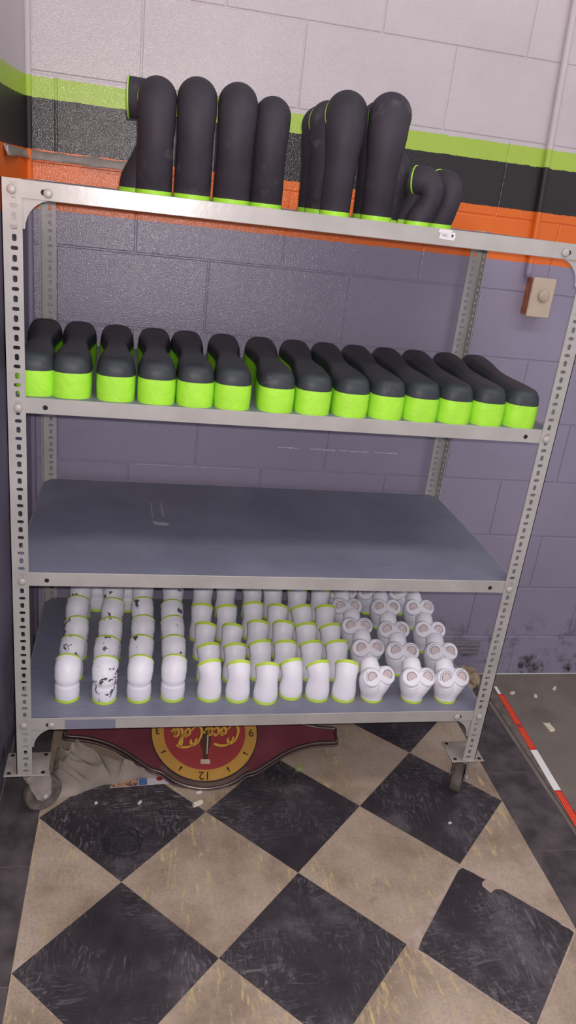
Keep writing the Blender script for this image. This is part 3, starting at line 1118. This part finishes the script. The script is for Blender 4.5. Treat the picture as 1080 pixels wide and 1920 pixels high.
ring_in = ring_mesh('pencil_ring', 0.0134, 0.0006, 'pen')
ring_out = ring_mesh('pencil_ring', 0.0185, 0.0005, 'pen', a0=2.2, a1=5.6)
TILT = math.radians(57)
COLLS = [
    [(0.912, 0.073, 0.22), (1.026, 0.068, 0.02), (1.122, 0.064, 0.10)],
    [(0.924, 0.212, 0.03), (1.024, 0.196, -0.08), (1.140, 0.194, 0.0)],
    [(0.924, 0.332, 0.0), (1.033, 0.312, 0.0), (1.148, 0.312, -0.03)],
    [(0.922, 0.450, -0.02), (1.048, 0.446, 0.0), (1.160, 0.446, 0.0)],
    [(0.930, 0.545, 0.0), (1.030, 0.542, 0.0), (1.135, 0.542, 0.0)],
]
CN = ['left', 'middle', 'right']
for ri, rowp in enumerate(COLLS):
    for ci, (x, y, rz) in enumerate(rowp):
        lab = 'white three-way collector with two round ports, %s column, %s' % (CN[ci], ROW[ri])
        r = empty('three_way_collector', (x, y, Z4), rz)
        for nm, me, _ in coll:
            o = link(nm, me, r)
        tag(r, lab, 'collector', 'white three-way collectors')
        for s, px in ((0, -0.0206), (1, 0.0256)):
            # disc faces forward and up
            nrm = Vector((0, -math.sin(TILT), math.cos(TILT)))
            c = Vector((px, -0.0203, 0.0803)) + nrm * 0.0004
            d = link('port', disc_me, r, c, (TILT, 0, 0))
            link('pencil_ring', ring_in, d, (0, 0, 0.0))
            if (ri + ci + s) % 4 != 1:
                link('pencil_ring', ring_out, d, (0, 0, -0.0004), (0, 0, (ri * 1.3 + ci * 2.1 + s) % 6.28))

# ------------------------------------------------------------------ under the rack
# dial sign lying upside down, far side raised
sign = empty('clock_sign', (0.49, 0.255, 0.066))
sign.rotation_euler = (math.radians(22), 0, math.pi + math.radians(-4))
sign.rotation_mode = 'XYZ'
# local frame: after the half turn local -y is away from the viewer's top; tilt is applied in world, so build the matrix directly
sign.matrix_world = Matrix.Translation((0.49, 0.253, 0.074)) @ Matrix.Rotation(math.radians(22), 4, 'X') @ Matrix.Rotation(math.pi - math.radians(3), 4, 'Z')
tag(sign, 'red and gold dial clock sign lying upside down on the floor under the rack', 'sign')


def sign_outline(off=0.0):
    q = [(0.40, 0.0), (0.402, 0.014), (0.395, 0.026), (0.34, 0.030), (0.285, 0.043), (0.235, 0.066), (0.19, 0.096), (0.150, 0.122)]
    q2 = [(math.cos(math.radians(a)) * 0.178, math.sin(math.radians(a)) * 0.178) for a in (48, 60, 72, 84)]
    half = q + q2
    pts = half + [(0, 0.178)] + [(-x, y) for x, y in reversed(half)]
    pts += [(-x, -y) for x, y in half[1:]] + [(0, -0.178)] + [(x, -y) for x, y in reversed(half[1:])]
    c = catmull([(x, y, 0) for x, y in pts], 3, True)
    if off:
        n = len(c)
        out = []
        for i in range(n):
            t = (c[(i + 1) % n] - c[i - 1]).normalized()
            out.append(c[i] + Vector((t.y, -t.x, 0)) * off)
        c = out
    return [(p.x, p.y) for p in c]


ol = sign_outline()
TH = 0.030
link('sign_panel', prism('sign_panel', sign_outline(-0.006), -TH, -0.003, 'sign_red'), sign)


def closed_tube(pts, r, k=8):
    n = len(pts)
    V, F = [], []
    for i in range(n):
        t = (pts[(i + 1) % n] - pts[i - 1]).normalized()
        nn = Vector((t.y, -t.x, 0))
        for j in range(k):
            a = 2 * math.pi * j / k
            V.append(pts[i] + nn * (math.cos(a) * r) + Vector((0, 0, math.sin(a) * r)))
    for i in range(n):
        for j in range(k):
            F.append((i * k + j, i * k + (j + 1) % k, ((i + 1) % n) * k + (j + 1) % k, ((i + 1) % n) * k + j))
    return V, F


for off, z, r in ((-0.004, -0.003, 0.005), (0.0, -0.016, 0.0035)):
    v, f = closed_tube([Vector((x, y, z)) for x, y in sign_outline(off)], r)
    link('rim', mk_mesh('rim', v, f, 'chrome', True), sign)


def annulus(name, r0, r1, z0, z1, mat, n=72):
    V = []
    for r, z in ((r0, z0), (r1, z0), (r1, z1), (r0, z1)):
        V += [(r * math.cos(2 * math.pi * k / n), r * math.sin(2 * math.pi * k / n), z) for k in range(n)]
    F = []
    for j in range(4):
        for k in range(n):
            F.append((j * n + k, j * n + (k + 1) % n, ((j + 1) % 4) * n + (k + 1) % n, ((j + 1) % 4) * n + k))
    return mk_mesh(name, V, F, mat)


link('dial_ring', annulus('dial_ring', 0.120, 0.154, -0.004, 0.0005, 'gold'), sign)
link('dial_bezel', annulus('dial_bezel', 0.154, 0.157, -0.004, 0.0025, 'chrome'), sign)
link('dial_face', mk_mesh('dial_face', *lathe([(0.120, -0.004), (0.120, 0.0)], 72), 'disc_red'), sign)


for a0 in (42, 222):
    arc = [(math.cos(math.radians(a0 + 96 * k / 24)), math.sin(math.radians(a0 + 96 * k / 24))) for k in range(25)]
    pts = [(c_ * 0.171, s_ * 0.171) for c_, s_ in arc] + [(c_ * 0.1575, s_ * 0.1575) for c_, s_ in reversed(arc)]
    link('dial_surround', prism('dial_surround', pts, -0.004, -0.0012, 'surround'), sign)


def text_mesh(s, size, mat):
    cu = bpy.data.curves.new('t', 'FONT')
    cu.body = s
    cu.size = size
    cu.extrude = 0.0006
    cu.align_x = 'CENTER'
    cu.align_y = 'CENTER'
    o = bpy.data.objects.new('t', cu)
    COL.objects.link(o)
    bpy.context.view_layer.update()
    me = bpy.data.meshes.new_from_object(o.evaluated_get(bpy.context.evaluated_depsgraph_get()))
    bpy.data.objects.remove(o, do_unlink=True)
    me.materials.clear()
    me.materials.append(M[mat])
    return me


for hr in (12, 3, 6, 9):
    a = math.radians(90 - hr * 30)
    link('numeral', text_mesh(str(hr), 0.034, 'numeral'), sign, (0.137 * math.cos(a), 0.137 * math.sin(a), 0.0012))
tick = prism('hour_mark', [(-0.003, -0.008), (0.003, -0.008), (0.0008, 0.008), (-0.0008, 0.008)], 0, 0.0012, 'numeral')
for hr in (1, 2, 4, 5, 7, 8, 10, 11):
    a = math.radians(90 - hr * 30)
    link('hour_mark', tick, sign, (0.137 * math.cos(a), 0.137 * math.sin(a), 0.0005), (0, 0, a - math.pi / 2))

# printed bottle behind the lettering (neck towards the 12)
bp = [(-0.014, -0.075), (0.014, -0.075), (0.016, -0.05), (0.013, -0.02), (0.016, 0.01), (0.014, 0.03), (0.008, 0.055), (0.0065, 0.076), (-0.0065, 0.076), (-0.008, 0.055), (-0.014, 0.03), (-0.016, 0.01), (-0.013, -0.02), (-0.016, -0.05)]
bo = link('bottle_print', prism('bottle_print', bp, 0, 0.0008, 'bottle'), sign, (-0.002, 0.012, 0.0))
link('bottle_highlight', prism('bottle_highlight', [(-0.009, 0.0), (-0.005, 0.0), (-0.003, 0.06), (-0.006, 0.06)], 0.0008, 0.0012, 'bottle_cap'), bo)
link('bottle_cap', prism('bottle_cap', [(-0.013, 0.076), (0.013, 0.076), (0.0135, 0.090), (-0.0135, 0.090)], 0, 0.001, 'bottle_cap'), bo)


def ribbon(pts, wmax, z, taper=True):
    q = catmull([(x, y, 0) for x, y in pts], 7)
    n = len(q)
    V, F = [], []
    for i, p in enumerate(q):
        t = (q[min(i + 1, n - 1)] - q[max(i - 1, 0)]).normalized()
        nn = Vector((-t.y, t.x, 0))
        # broad-nib pen: down strokes heavy, cross strokes light
        wd = wmax * (0.42 + 0.58 * abs(t.x * math.sin(0.6) - t.y * math.cos(0.6)))
        if taper:
            e = min(i, n - 1 - i) / (n - 1)
            wd *= min(1.0, 0.45 + e * 6)
        for zz in (z, z + 0.001):
            V += [p + nn * wd / 2 + Vector((0, 0, zz)), p - nn * wd / 2 + Vector((0, 0, zz))]
    for i in range(n - 1):
        a = i * 4
        F += [(a, a + 1, a + 5, a + 4), (a + 2, a + 6, a + 7, a + 3), (a, a + 4, a + 6, a + 2), (a + 1, a + 3, a + 7, a + 5)]
    F += [(0, 2, 3, 1), (len(V) - 4, len(V) - 3, len(V) - 1, len(V) - 2)]
    return V, F


def capC(x):
    return [[(x + 0.030, 0.014), (x + 0.034, 0.022), (x + 0.028, 0.031), (x + 0.016, 0.026), (x + 0.005, 0.010), (x + 0.000, -0.008), (x + 0.006, -0.022), (x + 0.020, -0.020), (x + 0.032, -0.008)],
            [(x + 0.016, 0.012), (x + 0.022, 0.024), (x + 0.036, 0.034), (x + 0.055, 0.036), (x + 0.075, 0.030)]]


def lo(x):
    return [[(x + 0.012, 0.006), (x + 0.003, 0.001), (x + 0.000, -0.010), (x + 0.006, -0.016), (x + 0.013, -0.010), (x + 0.015, 0.001), (x + 0.011, 0.006), (x + 0.012, 0.000), (x + 0.021, -0.003)]]


def lc(x):
    return [[(x + 0.013, 0.000), (x + 0.012, 0.006), (x + 0.004, 0.002), (x + 0.000, -0.009), (x + 0.005, -0.016), (x + 0.013, -0.012), (x + 0.019, -0.004)]]


def la(x):
    return [[(x + 0.012, 0.005), (x + 0.004, 0.003), (x + 0.000, -0.008), (x + 0.004, -0.016), (x + 0.010, -0.011), (x + 0.014, 0.006)],
            [(x + 0.014, 0.006), (x + 0.011, -0.008), (x + 0.014, -0.016), (x + 0.022, -0.009)]]


def ll(x):
    return [[(x - 0.002, -0.004), (x + 0.008, 0.014), (x + 0.013, 0.030), (x + 0.009, 0.034), (x + 0.004, 0.016), (x + 0.002, -0.008), (x + 0.006, -0.016), (x + 0.013, -0.009)]]


strokes = capC(-0.102) + lo(-0.066) + lc(-0.045) + la(-0.027) + [[(-0.006, -0.004), (0.004, -0.003)]] + capC(0.004) + lo(0.038) + ll(0.058) + la(0.070)
strokes += [[(-0.098, -0.020), (-0.080, -0.030), (-0.050, -0.032), (-0.020, -0.028)]]
V, F = [], []
for s_ in strokes:
    v, f = ribbon(s_, 0.0078, 0.0)
    b = len(V)
    V += v
    F += [tuple(i + b for i in q) for q in f]
let = link('script_lettering', mk_mesh('script_lettering', V, F, 'letter_gold'), sign, (0.004, 0.008, 0.0011), (0, 0, math.radians(4)), (1.02, 1.12, 1))
let['label'] = 'yellow script lettering reading Coca-Cola'

# crumpled canvas bundle
fold = Vector((0.3, 1.7, 4.2))


def lerp_t(tab, x):
    if x <= tab[0][0]:
        return tab[0][1]
    for (a, va), (b, vb) in zip(tab, tab[1:]):
        if x <= b:
            return va + (vb - va) * (x - a) / (b - a)
    return tab[-1][1]


def cloth_mesh():
    nx, ny = 120, 70
    x0, x1 = 0.066, 0.372
    V, F = [], []
    for j in range(ny + 1):
        for i in range(nx + 1):
            u, w = i / nx, j / ny
            x = x0 + (x1 - x0) * u
            front = lerp_t([(0.066, 0.082), (0.093, 0.074), (0.13, 0.088), (0.159, 0.110), (0.222, 0.128), (0.30, 0.148), (0.372, 0.153)], x) + 0.004 * math.sin(x * 70)
            back = lerp_t([(0.066, 0.246), (0.10, 0.236), (0.20, 0.212), (0.26, 0.188), (0.31, 0.166), (0.372, 0.157)], x)
            top = lerp_t([(0.066, 0.085), (0.10, 0.098), (0.17, 0.094), (0.22, 0.080), (0.27, 0.062), (0.33, 0.036), (0.372, 0.010)], x)
            y = front + (back - front) * w
            e = max(0.0, min(1.0, u / 0.06)) ** 0.5
            ew = max(0.0, min(1.0, w / 0.85)) ** 0.55 * max(0.0, min(1.0, (1 - w) / 0.06)) ** 0.5
            p = Vector((x * 8, y * 7, 0)) + fold
            d = Vector((noise.noise(p * 0.8), noise.noise(p * 0.8 + Vector((7, 3, 1))), 0))
            rdg = 1 - abs(noise.noise(p * 1.3 + d * 1.6))
            rdg2 = 1 - abs(noise.noise(p * 3.0 + d * 2.2 + Vector((3, 8, 0))))
            z = top * e * ew * (0.42 + 0.46 * rdg ** 4 + 0.26 * rdg2 ** 5)
            V.append((x, y, 0.0015 + z))
    m = nx + 1
    for j in range(ny):
        for i in range(nx):
            F.append((j * m + i, j * m + i + 1, (j + 1) * m + i + 1, (j + 1) * m + i))
    rim = [i for i in range(nx + 1)] + [j * m + nx for j in range(1, ny + 1)] + [ny * m + i for i in range(nx - 1, -1, -1)] + [j * m for j in range(ny - 1, 0, -1)]
    b = len(V)
    for r in rim:
        V.append((V[r][0], V[r][1], 0.0))
    for k in range(len(rim)):
        k2 = (k + 1) % len(rim)
        F.append((rim[k], b + k, b + k2, rim[k2]))
    F.append(tuple(b + k for k in range(len(rim))))
    return mk_mesh('canvas_bundle', V, F, 'cloth', True)


cb = link('canvas_bundle', cloth_mesh())
tag(cb, 'crumpled taupe canvas bundle on the floor beside the left caster', 'cloth')

# leaflet
card = empty('printed_card', (0.305, 0.130, 0.0), math.radians(2))
tag(card, 'glossy printed leaflet with a blue strip on the floor at the canvas edge', 'leaflet')
link('card_sheet', prism('card_sheet', [(-0.082, -0.012), (0.084, -0.008), (0.086, 0.035), (-0.050, 0.042)], 0.0002, 0.0010, 'card_white'), card)
link('card_photo', prism('card_photo', [(-0.080, -0.0115), (-0.006, -0.0098), (-0.004, 0.034), (-0.050, 0.040)], 0.0010, 0.0013, 'card_photo'), card)
link('card_strip', prism('card_strip', [(-0.004, -0.0098), (0.020, -0.0090), (0.020, 0.034), (-0.002, 0.034)], 0.0010, 0.0013, 'card_blue'), card)
link('card_seal', mk_mesh('card_seal', *lathe([(0.010, 0.0010), (0.010, 0.0014)], 20), 'card_red'), card, (0.055, 0.014, 0))

# ------------------------------------------------------------------ small things on the floor and wall
tape = empty('barrier_tape', (0, 0, 0))
tag(tape, 'red and white reflective tape strip along the floor threshold', 'tape')


def tp(y):
    t = (y + 0.12) / (0.556 + 0.12)
    return 1.511 + (1.561 - 1.511) * t


def tape_seg(name, ya, yb, mat, w0=0.0, w1=0.023, z0=0.0031, z1=0.0037):
    n = 8
    pts = [(tp(ya + (yb - ya) * k / n) + w0, ya + (yb - ya) * k / n) for k in range(n + 1)]
    pts2 = [(tp(ya + (yb - ya) * k / n) + w1, ya + (yb - ya) * k / n) for k in range(n, -1, -1)]
    return link(name, prism(name, pts2 + pts, z0, z1, mat), tape)


tape_seg('white_segment', 0.512, 0.556, 'white_tape', 0.002, 0.014)
for ya, yb in ((0.338, 0.510), (0.216, 0.330), (-0.60, 0.032)):
    s = tape_seg('red_segment', ya, yb, 'red_tape')
    for k in range(3):
        o = tape_seg('reflection_line', ya + 0.006, yb - 0.006, 'reflection_line', 0.004 + k * 0.006, 0.0058 + k * 0.006, 0.0037, 0.0039)  # yellowish reflections of the red tape, laid on as orange lines
        o.parent = s
tape_seg('white_segment', 0.034, 0.214, 'white_tape')

def lerp_x(y):
    best = min(LEFT_PROF, key=lambda p: abs(p.y - y))
    return best.x


# peeling tape strip on the wall at the paint border, running round the corner
def wall_strip():
    V, F = [], []
    path = [(lerp_x(0.40 + 0.232 * k / 8) + 0.001, 0.40 + 0.232 * k / 8, 1.577) for k in range(9)] + [(WX + 0.003 + 0.30 * k / 14, WY - 0.004, 1.577) for k in range(1, 15)]
    for i, (x, y, z) in enumerate(path):
        onleft = i < 9
        hgt = 0.021 + 0.003 * math.sin(i * 1.7) + 0.002 * math.sin(i * 0.9)
        out = 0.003 + 0.012 * (0.5 + 0.5 * math.sin(i * 0.8))
        for dz, o_ in ((hgt * 0.5, 0.0), (0.0, out * 0.4), (-hgt * 0.5, out)):
            nx, ny = (o_, 0) if onleft else (0, -o_)
            V.append((x + nx, y + ny, z + dz))
    n = len(path)
    for i in range(n - 1):
        for k in range(2):
            a = i * 3 + k
            F.append((a, a + 1, a + 4, a + 3))
    return mk_mesh('wall_tape', V, F, 'grey_tape', True)


ws = empty('wall_tape', (WX, WY, 1.57))
tag(ws, 'peeling grey tape strip along the black and orange paint border near the corner', 'tape')
me = wall_strip()
o = link('tape_strip', me, ws, (-WX, -WY, -1.57))
sd = o.modifiers.new('thick', 'SOLIDIFY')
sd.thickness = 0.0012
link('torn_end', prism('torn_end', [(-0.030, -0.004), (0.002, -0.010), (0.018, -0.006), (0.030, 0.004), (0.012, 0.012), (-0.026, 0.013)], 0, 0.0012, 'torn_white'), ws,
     (-0.009, -0.205, 0.002), (math.pi / 2, 0, math.pi / 2 + 0.08))

bits = [
    ('chalk_stub', (0.460, 0.041), 0.5, (0.016, 0.005, 0.004), 'chalk', 'cream chalk stub on the floor in front of the clock sign', 'chalk'),
    ('paper_scrap', (0.466, 0.085), 0.2, (0.009, 0.003, 0.002), 'paper', 'tiny paper scrap between chalk stub and clock sign', 'debris'),
    ('green_scrap', (0.765, 0.165), 0.7, (0.010, 0.006, 0.006), 'green_bit', 'small green scrap on the tan tile right of the clock sign', 'debris'),
    ('floor_crumb', (0.305, 0.055), 0.9, (0.007, 0.003, 0.002), 'paper', 'small white crumb on black tile below the leaflet', 'debris'),
    ('paper_scrap', (1.665, 0.33), 0.1, (0.012, 0.022, 0.002), 'chalk', 'pale paper scrap on the concrete right of the tape', 'debris'),
    ('floor_crumb', (1.150, -0.070), 0.3, (0.005, 0.003, 0.0015), 'paper', 'white crumb on the black tile in front of the right caster', 'debris'),
    ('floor_crumb', (0.190, 0.060), 0.3, (0.004, 0.003, 0.002), 'paper', 'white crumb on black tile close to the canvas bundle', 'debris'),
    ('floor_crumb', (1.62, 0.52), 0.3, (0.010, 0.005, 0.003), 'chalk', 'pale crumb on concrete near the wall, nearest the tape', 'debris'),
    ('floor_crumb', (1.70, 0.50), 1.3, (0.008, 0.006, 0.003), 'chalk', 'pale crumb on concrete near the wall, further right', 'debris'),
    ('floor_crumb', (1.80, 0.545), 0.8, (0.012, 0.005, 0.003), 'chalk', 'pale crumb on concrete near the wall, rightmost', 'debris'),
]
for nm, (x, y), rz, (a, b, c), mt, lab, cat in bits:
    pts = [(-a, -b), (-a * 0.1, -b * 1.1), (a, -b * 0.8), (a * 0.95, b), (a * 0.2, b * 0.9), (-a * 0.9, b * 1.1)]
    v = [(p[0], p[1], 0) for p in pts] + [(p[0] * 0.85, p[1] * 0.8, c * 2) for p in pts]
    n = 6
    f = [tuple(range(n - 1, -1, -1)), tuple(range(n, 2 * n))] + [(i, (i + 1) % n, n + (i + 1) % n, n + i) for i in range(n)]
    tag(link(nm, mk_mesh(nm, v, f, mt), None, (x, y, -0.001 if x > 1.5 else 0.0), (0, 0, rz)), lab, cat)

# dark rubbed ring on the black tile: scuff mark built as thin looped tube
pts = []
for k in range(70):
    a = k * 0.42
    r = 0.036 + 0.012 * math.sin(k * 0.37) + 0.004 * math.sin(k * 1.9)
    pts.append((r * math.cos(a) * 1.15, r * math.sin(a), 0.0012 + 0.0004 * (k % 3)))
pts += [(0.05, 0.01, 0.0012), (0.068, 0.022, 0.0012), (0.062, 0.04, 0.0012), (0.045, 0.045, 0.0012)]
q = catmull(pts, 3)
v, f = sweep(q, [0.0010] * len(q), 6)
tag(link('scuff_ring', mk_mesh('scuff_ring', v, f, 'scuff', True), None, (0.270, -0.078, 0.0)), 'flat ring of dark scuff marks on the black tile at left', 'thread')

# crumpled tan paper behind the right end of the rack, ribbed strip at the wall foot
rag_v, rag_f = [], []
bm = bmesh.new()
bmesh.ops.create_icosphere(bm, subdivisions=4, radius=1.0)
for vv in bm.verts:
    p = vv.co.copy()
    d = 1 - 0.45 * abs(noise.noise(p * 2.2)) - 0.2 * abs(noise.noise(p * 5.0))
    vv.co = Vector((p.x * 0.062 * d, p.y * 0.045 * d, max(p.z * 0.055 * d + 0.042, 0.0)))
me = bpy.data.meshes.new('crumpled_paper')
bm.to_mesh(me)
bm.free()
me.materials.append(M['rag'])
tag(link('crumpled_paper', me, None, (1.435, 0.55, 0.0)), 'crumpled tan paper on the floor behind the right front post', 'paper')
rs = empty('ribbed_strip', (1.30, WY, 0.09))
tag(rs, 'grey ribbed strip fixed low on the wall behind the right post', 'strip')
box('strip_back', -0.2, 0.215, -0.006, 0.0, 0.0, 0.055, 'ribbed', rs, 0.001)
for k in range(3):
    box('rib', -0.2, 0.215, -0.011, -0.006, 0.006 + k * 0.016, 0.014 + k * 0.016, 'ribbed', rs, 0.0015)
